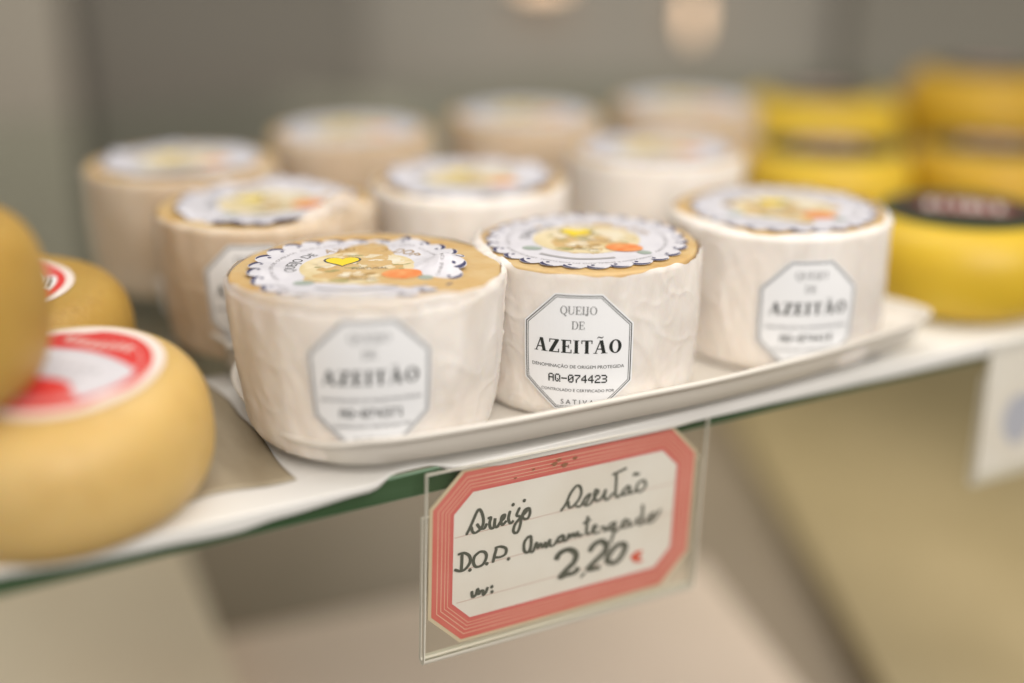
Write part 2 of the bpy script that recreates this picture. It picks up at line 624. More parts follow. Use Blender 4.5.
# ------------------------------------------------------------------ back of the case and the shelf below
mb = MB()
mb.box(-160, 160, 20, 150, -24, -22, 'floor')
tag(mb.build('floor'), kind='structure')

mb = MB()
mb.box(-150, 150, 106, 110, -22, 90, 'wall')
tag(mb.build('back_wall'), 'blurred grey beige wall behind the cheese case', 'wall')

mb = MB()
mb.box(-62, -34, 100, 102, -21.9, 80, 'wall_light')
tag(bevel(mb.build('upright_panel'), 0.4), 'pale beige upright panel at the left behind the cheeses', 'panel')
mb = MB()
mb.box(-33.5, -12, 102.5, 104.5, -21.9, 80, 'wall_dark')
tag(bevel(mb.build('upright_panel'), 0.4), 'dark brown upright panel behind the wrapped cheeses on the left', 'panel')
mb = MB()
mb.box(26, 60, 102.5, 104.5, -21.9, 80, 'wall_grey')
tag(bevel(mb.build('upright_panel'), 0.4), 'dark grey green upright panel behind the yellow wheels on the right', 'panel')


def wall_lamp(x, z, w, h, label):
    t = tag(empty('wall_lamp', (x, 105.9, z)), label, 'lamp')
    b = MB()
    b.box(-w * 0.35, w * 0.35, -0.6, 0, -h * 0.3, h * 0.7, 'metal')
    b.build('base', t)
    g = MB()

    def bulb(u, v):
        a = 2 * pi * u
        r = w * 0.5 * max(0.02, sin(pi * (0.03 + 0.94 * v))) ** 0.5
        return (r * cos(a), -1.8 + r * sin(a), -h / 2 + h * v)
    g.grid(bulb, 20, 10, 'lamp', True)
    g.build('bulb', t, True)


wall_lamp(14.2, 4.7, 1.3, 3.6, 'warm glowing upright wall lamp behind the cheeses, right of the centre')
wall_lamp(2.4, 7.0, 4.0, 1.0, 'warm glowing wide wall lamp cut by the top edge of the photo')


def lathe(prof, n=72, key='pale_rind', mbx=None):
    b = mbx or MB()
    m = len(prof)
    b.grid(lambda u, v: (prof[round(v * (m - 1))][0] * cos(2 * pi * u), prof[round(v * (m - 1))][0] * sin(2 * pi * u), prof[round(v * (m - 1))][1]), n, m, key, True)
    return b


def wheel_prof(R, h, e=2.6, top=0.15, k=18):
    """rounded cheese: superellipse side with a faintly domed top"""
    out = [(0.001, 0.0)]
    for i in range(2 * k + 1):
        a = -pi / 2 + pi * i / (2 * k)
        c, s = cos(a), sin(a)
        r = R * (0.62 + 0.38 * abs(c) ** (2 / e))
        z = h / 2 + h / 2 * (abs(s) ** (2 / e)) * (1 if s > 0 else -1)
        out.append((r, z))
    for q in (0.45, 0.3, 0.15, 0.001):
        out.append((R * q, h + top * (1 - (q / 0.62) ** 2)))
    return out


# things on the shelf below, far out of focus
b = MB()
b.prism([(-34, 56), (-16.9, 58.5), (-10.6, 44.0), (-19.2, 36), (-34, 36)], -21.98, -16, 'pale_rind')
tag(bevel(b.build('carton'), 0.8, 3), 'pale beige carton below the butter cheeses on the left', 'carton')
b = MB()
b.prism([(-14.6, 53.3), (-4.6, 57.1), (10.0, 60.9), (13.2, 48.5), (4, 36), (-9.8, 40)], -21.98, -19, 'pink_board')
tag(bevel(b.build('board'), 0.4), 'pinkish beige board lying below the price card', 'board')
b = MB()
b.prism([(14.9, 90), (17.4, 50), (17.6, 40), (62, 40), (62, 99), (15, 99)], -21.98, -20.3, 'tan_rind')
tag(bevel(b.build('board'), 0.5, 2), 'flat tan board below the right half of the shelf', 'board')

# ------------------------------------------------------------------ glass shelf
t = framed('glass_shelf', 'green edged clear glass shelf carrying the trays of cheese', 'shelf')
b = MB()
b.box(-60, 75, 0.06, 62, -0.8, -0.02, 'glass')
b.build('pane', t)
b = MB()
b.box(-60, 75, 0.0, 0.055, -0.74, -0.08, 'glass_edge')
b.add([(-60, 0, -0.74), (75, 0, -0.74), (75, 0.055, -0.80), (-60, 0.055, -0.80)], [(0, 1, 2, 3)], 'glass_arris')
b.add([(-60, 0, -0.08), (75, 0, -0.08), (75, 0.055, -0.02), (-60, 0.055, -0.02)], [(0, 1, 2, 3)], 'glass_arris')
b.build('cut_edge', t)

# paper liner: lies on the glass and droops over its edge
DROOP = [(-30, -0.12), (-13.84, -0.12), (-11.8, -0.28), (-10.35, -0.32), (-8.22, -0.40), (-6.99, -0.28), (-4.64, -0.15), (-3.3, 0.0), (-2.7, 0.0),
         (-1.68, -0.15), (-0.2, -0.29), (1.44, -0.32), (5.27, -0.38), (6.43, -0.33), (8.75, -0.34), (12.1, -0.38), (14.7, -0.42), (19.4, -0.43), (26, -0.5), (45, -0.5)]


def droop(s):
    for (a, x), (c, y) in zip(DROOP, DROOP[1:]):
        if s <= c:
            k = (s - a) / (c - a)
            k = k * k * (3 - 2 * k)
            return x + (y - x) * k
    return DROOP[-1][1]


def liner(u, v):
    s = -30 + 70 * u
    d = droop(s)
    wob = 0.02 * noise.noise(Vector((s * 0.5, v * 3, 1)))
    hang = max(0.0, -d)
    k1 = min(1.0, hang / 0.15)
    out = -0.12 + 0.46 * k1 * k1 * (3 - 2 * k1)         # how far the paper stands off the glass edge
    if v < 0.3:                       # the hanging strip
        k = v / 0.3
        return (s, -(out - 0.05 * (1 - k)), -hang + (hang + 0.02) * k)
    if v < 0.45:                      # the fold over the edge
        k = (v - 0.3) / 0.15
        c = 0.16 * k1
        return (s, -out + c * (1 - cos(k * pi / 2)), 0.02 + 0.03 * sin(k * pi / 2))
    k = (v - 0.45) / 0.55
    y0 = -out + 0.16 * k1
    return (s, y0 + (9.5 - y0) * k, 0.05 - 0.02 * min(1, k * 8) + wob * min(1, k * 6) * (0.6 + 0.4 * noise.noise(Vector((s * 0.25, k * 2, 4)))))


t = framed('paper_liner', 'white paper liner on the front of the glass shelf, drooping over its edge', 'paper')
b = MB()
b.grid(liner, 281, 41, 'paper')
o = b.build('sheet', t, True)
sm = o.modifiers.new('thick', 'SOLIDIFY')
sm.thickness = 0.02 * S
sm.offset = 0

# added brown sheet: its streaks stand for shade and reflections beside the tray end
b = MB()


def gap_shade(u, v):
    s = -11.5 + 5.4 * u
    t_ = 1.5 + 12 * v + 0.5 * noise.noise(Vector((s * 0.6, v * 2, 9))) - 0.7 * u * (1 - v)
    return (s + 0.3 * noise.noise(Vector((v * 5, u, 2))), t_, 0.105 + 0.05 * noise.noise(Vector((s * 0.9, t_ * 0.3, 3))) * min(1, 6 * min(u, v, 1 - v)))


b.grid(gap_shade, 40, 40, 'gap_shade')
o = b.build('gap_shade_sheet', None, True, tuple(EO), (0, 0, A_EDGE))
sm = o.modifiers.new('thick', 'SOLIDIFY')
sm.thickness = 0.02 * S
tag(o, 'brown streaked sheet added as shade between the oval tray and the butter cheeses', 'paper')

# ------------------------------------------------------------------ oval tray
RIM = [(-6.2, 6.0), (-6.35, 3.6), (-6.2, 1.7), (-5.7, 0.5), (-4.95, -0.22), (-3.73, -0.72), (-0.98, -1.05), (0.81, -1.16), (3.29, -1.26), (5.9, -1.36), (8.5, -1.28), (10.93, -1.08), (14.0, -0.62),
       (15.6, -0.22), (16.3, 0.15), (16.4, 0.8), (16.0, 2.6), (15.8, 6.2), (15.0, 7.6), (12, 8.0), (4, 8.0), (-3.5, 8.0), (-5.5, 7.5)]


def closed_curve(p, sub=8):
    out = []
    n = len(p)
    for i in range(n):
        p0, p1, p2, p3 = p[i - 1], p[i], p[(i + 1) % n], p[(i + 2) % n]
        for k in range(sub):
            t_ = k / sub
            out.append(tuple(0.5 * (2 * p1[c] + (p2[c] - p0[c]) * t_ + (2 * p0[c] - 5 * p1[c] + 4 * p2[c] - p3[c]) * t_ * t_
                                    + (3 * p1[c] - p0[c] - 3 * p2[c] + p3[c]) * t_ ** 3) for c in (0, 1)))
    return out


def tray(name, rim, loc_s, loc_t, label, key='tray', cz=1.44, dip=False):
    t = tag(empty(name, fr(loc_s, loc_t, 0), A_EDGE), label, 'tray')
    c = closed_curve(rim)
    n = len(c)
    nrm = []
    for i in range(n):
        a, d = c[i - 1], c[(i + 1) % n]
        dx, dy = d[0] - a[0], d[1] - a[1]
        l = hypot(dx, dy)
        nrm.append((dy / l, -dx / l))
    prof = [(-2.1, 0.05), (-2.0, 0.04), (-1.3, 0.44), (-0.6, 0.92), (-0.10, cz - 0.20), (-0.02, cz - 0.12), (0.0, cz - 0.05), (-0.03, cz), (-0.12, cz + 0.01), (-0.2, cz - 0.05), (-0.34, 1.0), (-0.50, 0.5), (-0.8, 0.36)]
    b = MB()
    pts = []
    for off, z in prof:
        for i in range(n):
            low = min(1.0, max(0.0, (-4.5 - c[i][0]) / 1.8)) if dip else 0.0
            pts.append((c[i][0] + nrm[i][0] * off, c[i][1] + nrm[i][1] * off, z if z < 0.4 else 0.4 + (z - 0.4) * (1 - 0.30 * low)))
    fs = []
    for j in range(len(prof) - 1):
        for i in range(n):
            k = (i + 1) % n
            fs.append((j * n + i, j * n + k, (j + 1) * n + k, (j + 1) * n + i))
    fs.append(tuple((len(prof) - 1) * n + i for i in range(n)))
    fs.append(tuple(reversed(range(n))))
    b.add(pts, fs, key)
    b.build('plate', t, True)
    return t


tray('serving_tray', RIM, 0, 0, 'white oval tray under the front row of wrapped cheeses', dip=True)
R2 = [(-5.6, 0.6), (-4.8, 0), (3, -0.1), (16, 0), (17.4, 0.6), (17.6, 4), (17.4, 7.6), (16, 8.2), (3, 8.2), (-5, 8.2), (-5.7, 7.6), (-5.9, 4)]
tray('serving_tray', R2, 0, 8.3, 'white tray under the second row of wrapped cheeses')
tray('serving_tray', R2, 2.5, 18.0, 'white tray under the third row of wrapped cheeses')
# ------------------------------------------------------------------ wrapped cheeses


def octagon(w, h, c, x=0.0, y=0.0, inset=0.0):
    W, H = w / 2 - inset, h / 2 - inset
    c = c - 0.586 * inset
    return [(x - W + c, y - H), (x + W - c, y - H), (x + W, y - H + c), (x + W, y + H - c), (x + W - c, y + H), (x - W + c, y + H), (x - W, y + H - c), (x - W, y - H + c)]


def oct_band(pr, w, h, c, i0, i1, key, layer):
    a, d = octagon(w, h, c, inset=i0), octagon(w, h, c, inset=i1)
    for i in range(8):
        j = (i + 1) % 8
        # split long sides so that they bend with the cheese
        for k in range(4):
            f = lambda p, q, u: (p[0] + (q[0] - p[0]) * u, p[1] + (q[1] - p[1]) * u)
            pr.poly([f(a[i], a[j], k / 4), f(a[i], a[j], (k + 1) / 4), f(d[i], d[j], (k + 1) / 4), f(d[i], d[j], k / 4)], key, layer)


def oct_fill(pr, w, h, c, key, layer, n=16, rows=12):
    W, H = w / 2, h / 2
    xs = sorted(set([-W + 2 * W * i / n for i in range(n + 1)] + [-W + c, W - c]))
    top = lambda x: H - max(0, c - (W - abs(x)))
    pts, fs = [], []
    for x in xs:
        pts += [(x, top(x) * (2 * j / rows - 1)) for j in range(rows + 1)]
    m = rows + 1
    for i in range(len(xs) - 1):
        for j in range(rows):
            fs.append((i * m + j, (i + 1) * m + j, (i + 1) * m + j + 1, i * m + j + 1))
    pr.mesh(pts, fs, key, layer)


LW, LH = 3.12, 3.56


def front_print(serial):
    p = Print()
    oct_fill(p, LW, LH, 0.9, 'label', 0.0)
    oct_band(p, LW, LH, 0.9, 0.045, 0.075, 'ink_grey', 0.004)
    oct_band(p, LW, LH, 0.9, 0.105, 0.125, 'ink_grey', 0.004)
    Y = lambda f: LH * (0.5 - f)
    serif_line(p, 'QUEIJO', 0, Y(0.135), 0.235, 1.02, 'ink_grey', 0.006, 0.13, 0.05)
    serif_line(p, 'DE', 0, Y(0.257), 0.235, 0.36, 'ink_grey', 0.006, 0.13, 0.05)
    serif_line(p, 'AZEITÃO', 0, Y(0.437), 0.40, 2.46, 'ink', 0.006, 0.24, 0.07)
    font_line(p, 'DENOMINAÇÃO DE ORIGEM PROTEGIDA', 0, Y(0.61), 0.10, 2.62, 'ink_grey', 0.006)
    dot_line(p, serial, 0, Y(0.715), 0.25, 1.66, 'ink', 0.006)
    font_line(p, 'CONTROLADO E CERTIFICADO POR', 0, Y(0.82), 0.09, 2.1, 'ink_grey', 0.006)
    font_line(p, 'S A T I V A', 0, Y(0.925), 0.15, 0.95, 'ink_grey', 0.006)
    return p


NSC = 26
SR = 3.08


def scallop(a):
    ph = (a * NSC / (2 * pi)) % 1.0
    return SR * (0.935 + 0.065 * (sin(pi * ph)) ** 0.7)


def seal_print():
    p = Print()
    p.fan(0, 0, lambda a: (scallop(a), scallop(a)), 'seal', 0.0, NSC * 8, 8)
    for k in range(NSC):                                        # wave scrolls along the scalloped edge
        a0 = 2 * pi * k / NSC
        n = 7
        da = 2 * pi / NSC
        inn, out = [], []
        for i in range(n):
            f = i / (n - 1)
            a = a0 + da * (0.05 + 0.66 * f)
            r = scallop(a) - 0.02
            out.append((r * cos(a), r * sin(a)))
            w = 0.02 + 0.16 * (1 - f) ** 0.8
            inn.append(((r - w) * cos(a), (r - w) * sin(a)))
        p.mesh(out + inn, [(i, i + 1, n + i + 1, n + i) for i in range(n - 1)], 'navy', 0.006)
        a = a0 + da * 0.30
        rr = SR * 0.885
        p.poly([(rr * cos(a) + 0.06 * cos(q), rr * sin(a) + 0.06 * sin(q)) for q in [2 * pi * i / 8 for i in range(8)]], 'navy', 0.006)
    # fine rings of lettering
    font_arc(p, 'LEITE CRU DE OVELHA  CURA MINIMA DE VINTE DIAS  CONSERVAR NO FRIO', 0, 0, 2.34, radians(205), radians(-25), 0.11, 'ink_pale', 0.006)
    font_arc(p, 'PRODUZIDO E EMBALADO EM PORTUGAL  LEITE DE OVELHA', 0, 0, 2.50, radians(-35), radians(-150), 0.10, 'ink_pale', 0.006)
    font_arc(p, 'QUEIJO DE', 0, 0, 1.74, radians(190), radians(130), 0.30, 'ink_grey', 0.006)
    font_arc(p, 'AZEITÃO', 0, 0, 1.74, radians(120), radians(62), 0.36, 'gold_ink', 0.006)
    font_arc(p, 'DOP', 0, 0, 1.74, radians(54), radians(26), 0.34, 'gold_ink', 0.006)
    # the landscape in the middle, made of many small patches
    rnd = random.Random(11)
    p.fan(0, 0, lambda a: (1.62, 1.55), 'gold', 0.006, 48, 4)
    p.fan(0.1, 0.5, lambda a: (1.25, 0.8), 'sky', 0.010, 32, 3)
    for k in range(60):
        a, q = rnd.uniform(0, 2 * pi), 1.35 * rnd.random() ** 0.6
        x, y = q * cos(a), q * sin(a)
        key = rnd.choice(['sky', 'gold', 'olive', 'sky', 'gold_pale']) if y > -0.1 else rnd.choice(['olive', 'gold', 'gold_pale', 'sky', 'gold_ink'])
        if x < -0.45 and y < 0.1:
            key = rnd.choice(['olive', 'olive', 'gold_ink', 'gold'])
        rx, ry = rnd.uniform(0.08, 0.26), rnd.uniform(0.05, 0.14)
        ph = rnd.uniform(0, 6)
        p.fan(x, y, lambda a: (rx * (1 + 0.25 * sin(3 * a + ph)), ry * (1 + 0.3 * sin(2 * a + ph))), key, 0.012 + 0.00004 * k, 12, 1)
    font_line(p, 'PORTUGAL', 0.35, -0.15, 0.16, 1.0, 'ink_grey', 0.018)
    font_line(p, 'OVELHA', 0.1, -1.12, 0.14, 0.8, 'ink_grey', 0.018)
    # heart with a dark outline
    def heart(k, key, lay):
        pts = []
        for i in range(28):
            q = 2 * pi * i / 28
            pts.append((-0.42 + 0.034 * k * 16 * sin(q) ** 3, 0.62 + 0.034 * k * (13 * cos(q) - 5 * cos(2 * q) - 2 * cos(3 * q) - cos(4 * q))))
        p.poly(pts, key, lay)
    heart(1.0, 'ink_grey', 0.018)
    heart(0.88, 'heart', 0.022)
    p.fan(1.22, -0.78, lambda a: (0.56, 0.44), 'orange', 0.018, 28, 2)
    p.fan(-1.45, -1.3, lambda a: (0.30, 0.20), 'green', 0.010, 20, 2)
    p.fan(1.85, -1.15, lambda a: (0.22, 0.18), 'green', 0.010, 16, 2)
    band(p, 0, 0, 2.05, 2.2, radians(-60), radians(-122), 'ink_pale', 0.008)
    return p


SEAL = seal_print()


def wrapped_cheese(loc, R, h, label, serial, cover, seed, collar=None, bend=0, turn=0.0, taper=0.90, label_turn=0.0, wrap='wrap', seal_off=(0, 0), seal_rot=0.0, ltop=0.55, ty=0.0, ls=1.0):
    face = atan2(-(loc[1]), -loc[0]) + pi / 2 + turn          # local -Y looks at the camera
    t = tag(empty('wrapped_cheese', (loc[0], loc[1], 0.385), face, ty), label, 'cheese', 'paper wrapped cheeses with scalloped seals')
    rs = 0.10

    def rad(a, z):
        k = z / h
        lump = 0.06 * noise.noise(Vector((cos(a) * 1.2 + seed, sin(a) * 1.2, z * 0.4)))
        return R * (taper + (1 - taper) * k ** 0.7) * (1 + 0.015 * sin(pi * k)) + lump
    # the cheese itself
    b = MB()

    def rind(u, v):
        a = 2 * pi * u
        if v < 0.5:
            z = (h - rs) * v / 0.5
            tuck = 0.14 * max(0, 1 - z / 0.35) ** 2
            r = rad(a, z) - 0.07 - tuck
        elif v < 0.72:
            q = (v - 0.5) / 0.22 * pi / 2
            r = rad(a, h) - 0.07 - rs + rs * cos(q)
            z = h - rs + rs * sin(q)
        else:
            q = 1 - (v - 0.72) / 0.28
            r = (rad(a, h) - 0.07 - rs) * max(q, 0.001)
            z = h + 0.08 * (1 - q * q) + 0.012 * noise.noise(Vector((r * cos(a) * 2 + seed, r * sin(a) * 2, 3)))
        return (r * cos(a), r * sin(a), z)
    b.grid(rind, 72, 26, 'rind', True)
    b.build('rind', t, True)
    # the paper band: up the side, over the shoulder and a little way in over the top
    b = MB()
    side, arc = h - rs, rs * pi / 2

    def paper(u, v):
        a = 2 * pi * u
        # 0 at the camera side, grows round the back
        d = abs(((a + pi / 2 + pi) % (2 * pi)) - pi)
        cv = cover(((a + pi / 2 + pi) % (2 * pi)) - pi)
        cv += 0.10 * noise.noise(Vector((cos(a) * 2.3 + seed * 3, sin(a) * 2.3, 7))) + 0.09 * noise.noise(Vector((cos(a) * 6, sin(a) * 6 + seed, 2)))
        cv = max(-0.25, cv)
        L = side + arc + cv
        l = L * v
        lab = 1 - 0.85 * math.exp(-((a - (1.5 * pi + label_turn)) / 0.48) ** 4) if serial else 1.0
        fold = 0.028 * noise.noise(Vector((a * 5.5 + seed, l * 0.55, 1.0))) + 0.026 * noise.noise(Vector((a * 13 + l * 1.1, l * 1.4, seed)))
        crease = 0.03 * max(0.0, 1 - abs(noise.noise(Vector((a * 2.6 + l * 0.35, l * 0.5 - a, seed + 5)))) * 14) + 0.022 * max(0.0, 1 - abs(noise.noise(Vector((a * 4.1 - l * 0.6, l * 0.7 + a, seed + 9)))) * 16)
        off = 0.035 + (fold + crease) * lab
        if l < side:
            z = l
            tuck = 0.16 * max(0, 1 - z / 0.4) ** 2
            r = rad(a, z) - tuck + off
        elif l < side + arc:
            q = (l - side) / rs
            r = rad(a, h) - rs + (rs + max(off, 0.0)) * cos(q)
            z = h - rs + (rs + max(off, 0.0)) * sin(q)
        else:
            e = l - side - arc
            up = min(1.0, collar(((a + pi / 2 + pi) % (2 * pi)) - pi)) if collar else 0.0
            r = rad(a, h) - rs * (1 - up) - e * (1 - 0.85 * up) + 0.04 * up
            z = h + e * 0.95 * up + max(off, 0.02) + 0.12 * e + 0.04 * noise.noise(Vector((a * 6, e * 2, seed + 2))) * min(1, e * 3)
        return (r * cos(a), r * sin(a), max(z, 0.02))
    b.grid(paper, 260 if serial else 120, 64 if serial else 30, wrap, True)
    b.build('paper_wrap', t, True)
    # scalloped seal lying on top
    b = MB()

    def sealmap(x, y, l):
        c_, s_ = cos(seal_rot), sin(seal_rot)
        X, Y = x * c_ - y * s_, x * s_ + y * c_
        r2 = (x * x + y * y) / 9
        z = h + 0.065 + l - 0.035 * r2
        if bend == 1:          # edges curl up, with two pinched ends
            z += 0.13 * r2 * r2 * (0.5 + 0.5 * sin(3 * atan2(Y, X) + 0.4))
            z += 0.34 * math.exp(-((X - 2.45) ** 2 + (Y + 0.1) ** 2) / 0.3) + 0.12 * math.exp(-((X + 2.6) ** 2 + (Y + 0.3) ** 2) / 0.5)
            z += 0.10 * math.exp(-((X - 1.6) ** 2) / 0.1) * max(0, Y) * 0.5
        elif bend == 2:        # torn and rumpled at the back
            z += 0.22 * r2 * (0.5 + noise.noise(Vector((X * 0.9 + seed, Y * 0.9, 2))))
        else:
            z += 0.05 * r2 * (0.6 + noise.noise(Vector((X * 0.8 + seed, Y * 0.8, 2))))
        return (X + seal_off[0], Y + seal_off[1], z)
    SEAL.to(b, sealmap)
    b.build('seal', t, False)
    # octagonal label stuck on the front
    if serial:
        b = MB()
        zc = h - ltop - LH * ls / 2

        def labmap(x, y, l):
            z = zc + y * ls
            rr = rad(-pi / 2 + label_turn + x * ls / R, max(min(z, h), 0)) + 0.09 + l
            a = -pi / 2 + label_turn + x * ls / R
            return (rr * cos(a), rr * sin(a), max(z, 0.01))
        front_print(serial).to(b, labmap)
        b.build('front_label', t, False)
    return t


g = lambda c, w: (lambda d: math.exp(-((d - c) / w) ** 2))
f1a, f1b = g(-0.1, 1.1), g(1.6, 0.5)
wrapped_cheese((-4.1, 35.1), 3.92, 4.5, 'nearest wrapped cheese, its seal curled at the ends and its label out of focus', 'AQ-074371',
               lambda d: -0.08 + 0.52 * f1a(d), 1.3, lambda d: 1.2 * g(-0.1, 1.3)(d), bend=1, taper=0.865, seal_off=(-0.25, 0.0), label_turn=0.0, ltop=0.12, ls=1.05)
wrapped_cheese((2.25, 38.0), 3.40, 4.5, 'wrapped cheese in the middle of the front row with the sharp label reading AQ-074423', 'AQ-074423',
               lambda d: -0.12 + 0.35 * g(-1.3, 0.5)(d), 4.7, taper=0.965, seal_off=(0.0, 0.05), seal_rot=-0.12, label_turn=-0.05, ltop=0.55)
wrapped_cheese((8.85, 41.85), 3.58, 4.5, 'wrapped cheese beside the nearest yellow wheel, its octagonal label turned aside', 'AQ-074418',
               lambda d: 0.0 + 0.45 * g(-0.7, 0.4)(d) + 0.35 * g(0.35, 0.35)(d) + 0.1 * g(1.3, 0.5)(d), 8.1, taper=0.95, label_turn=0.31, seal_rot=-0.05, seal_off=(0.1, 0.12), ltop=0.66)
wrapped_cheese((-8.24, 42.6), 3.66, 4.5, 'tan wrapped cheese directly behind the nearest one, half hiding its own octagonal label', 'AQ-074308',
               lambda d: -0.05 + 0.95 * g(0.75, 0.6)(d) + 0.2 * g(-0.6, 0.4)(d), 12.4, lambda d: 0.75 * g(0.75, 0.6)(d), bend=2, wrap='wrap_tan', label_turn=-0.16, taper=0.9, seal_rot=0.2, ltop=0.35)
wrapped_cheese((-1.55, 46.3), 3.5, 4.5, 'blurred wrapped cheese in the second row between the two left front cheeses', None,
               lambda d: 0.0 + 0.35 * g(0.0, 0.7)(d), 15.2, taper=0.95, bend=2)
wrapped_cheese((5.8, 51.7), 3.5, 4.5, 'blurred wrapped cheese in the second row behind the middle and right front cheeses', None,
               lambda d: -0.05 + 0.1 * g(0.3, 0.6)(d), 18.9, taper=0.95, seal_rot=0.15)
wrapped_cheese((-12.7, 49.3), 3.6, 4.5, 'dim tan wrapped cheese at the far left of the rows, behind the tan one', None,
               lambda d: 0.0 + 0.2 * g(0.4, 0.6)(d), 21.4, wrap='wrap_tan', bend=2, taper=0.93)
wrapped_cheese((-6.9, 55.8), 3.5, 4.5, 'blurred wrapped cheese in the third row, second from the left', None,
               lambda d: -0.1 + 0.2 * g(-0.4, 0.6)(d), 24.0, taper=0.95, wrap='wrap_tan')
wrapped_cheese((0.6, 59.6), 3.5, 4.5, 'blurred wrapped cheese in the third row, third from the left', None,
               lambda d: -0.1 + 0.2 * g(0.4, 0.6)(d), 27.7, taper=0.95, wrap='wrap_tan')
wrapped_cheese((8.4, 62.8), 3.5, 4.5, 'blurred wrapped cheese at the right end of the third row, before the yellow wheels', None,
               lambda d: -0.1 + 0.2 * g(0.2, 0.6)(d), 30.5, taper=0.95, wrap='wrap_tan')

# ------------------------------------------------------------------ butter coloured cheeses on the left


def disc_label(kind):
    p = Print()
    if kind == 'red':
        p.fan(0, 0, lambda a: (2.25, 2.25), 'rosewhite', 0.0, 64, 4)
        band(p, 0, 0, 1.72, 1.98, 0, 2 * pi, 'red', 0.006, 64)
        p.fan(0, 0, lambda a: (1.70, 1.70), 'seal', 0.004, 64, 4)
        # red segment across the far side
        n = 24
        cut = radians(14)
        pts = [(1.70 * cos(a), 1.70 * sin(a)) for a in [cut + (pi - 2 * cut) * i / n for i in range(n + 1)]]
        low = [(x, 1.70 * sin(cut) + 0.42 * (1 - (x / 1.65) ** 2)) for x, y in pts]
        p.mesh(pts + low, [(i, i + 1, n + 1 + i + 1, n + 1 + i) for i in range(n)], 'red', 0.009)
        for k, x0 in enumerate((-0.85, -0.6, -0.35, -0.1, 0.12, 0.34, 0.56, 0.78)):   # white script, too blurred to read
            y0 = 1.12 + 0.05 * cos(k)
            p.ribbon([(x0, y0), (x0 + 0.12, y0 + 0.2), (x0 + 0.04, y0 + 0.26), (x0 + 0.08, y0 + 0.02), (x0 + 0.24, y0 + 0.03)], 0.05, 'rosewhite', 0.013)
        p.fan(0.0, -1.0, lambda a: (0.85 + 0.08 * sin(3 * a), 0.48 + 0.1 * sin(a * 2 + 1)), 'red', 0.009, 28, 2)
        band(p, 0, 0, 1.25, 1.7, radians(222), radians(318), 'rose', 0.0075)
        for k in range(7):
            p.ribbon([(-0.75 + 0.26 * k, -0.1), (-0.68 + 0.26 * k, 0.12), (-0.6 + 0.26 * k, -0.06)], 0.035, 'ink_pale', 0.009)
        font_line(p, 'QUEIJO', 0.15, -0.42, 0.22, 1.3, 'ink_pale', 0.009)
    elif kind == 'code':
        p.fan(0, 0, lambda a: (2.2, 2.2), 'rosewhite', 0.0, 64, 4)
        band(p, 0, 0, 1.70, 1.95, 0, 2 * pi, 'red', 0.006, 64)
        p.fan(0, 0, lambda a: (1.68, 1.68), 'label', 0.004, 64, 4)
        band(p, 0, 0, 0.95, 1.70, radians(200), radians(340), 'red', 0.009)
        band(p, 0, 0, 1.25, 1.70, radians(20), radians(160), 'rose', 0.009)
        for k in range(9):
            x = 0.15 + 0.16 * k
            p.poly([(x, -0.35), (x + 0.05 + 0.03 * (k % 3), -0.35), (x + 0.05 + 0.03 * (k % 3), 0.35), (x, 0.35)], 'ink_grey', 0.012)
    else:
        p.fan(0, 0, lambda a: (2.2, 2.2), 'label', 0.0, 64, 4)
        band(p, 0, 0, 1.70, 1.95, 0, 2 * pi, 'rose', 0.006, 64)
    return p


def butter_cheese(loc, z, R, h, label, kind, key, rot=0.0, tilt=0.0, e=2.5, off=(0, 0), ls=1.0):
    t = tag(empty('smooth_cheese', (loc[0], loc[1], z), rot, tilt), label, 'cheese', 'smooth butter coloured cheeses on the left')
    b = MB()
    prof = wheel_prof(R, h, e, 0.12)
    lathe(prof, 96, key, b)
    b.v = [(x * (1 + 0.012 * noise.noise(Vector((x * .3, y * .3, zz * .3 + rot)))), y * (1 + 0.012 * noise.noise(Vector((x * .3 + 5, y * .3, zz * .3)))), zz) for x, y, zz in b.v]
    b.build('rind', t, True)
    b = MB()

    def top(x, y, l):
        x, y = x * ls + off[0], y * ls + off[1]
        q = hypot(x, y) / R
        zz = h + 0.12 * (1 - (q / 0.62) ** 2) if q < 0.62 else h - 0.25 * (q - 0.62) ** 2 * R
        return (x, y, zz + 0.03 + l)
    disc_label(kind).to(b, top)
    b.build('top_label', t, False)
    return t


butter_cheese((-11.55, 30.45), 0.08, 3.95, 3.6, 'butter yellow cheese at the front left with a red and white round label', 'red', 'butter', rot=-0.35, tilt=0.11, off=(0.35, 0.35), ls=1.12)
butter_cheese((-14.65, 28.6), 3.68, 3.75, 4.3, 'ochre cheese stacked on the front butter yellow one, cut by the photo edge', 'plain', 'ochre', rot=0.2)
butter_cheese((-15.6, 37.9), 0.06, 3.85, 3.5, 'ochre cheese behind the front butter yellow one, barcode on its red ringed label', 'code', 'ochre', rot=0.1, tilt=0.08)

# ------------------------------------------------------------------ yellow wheels on the right


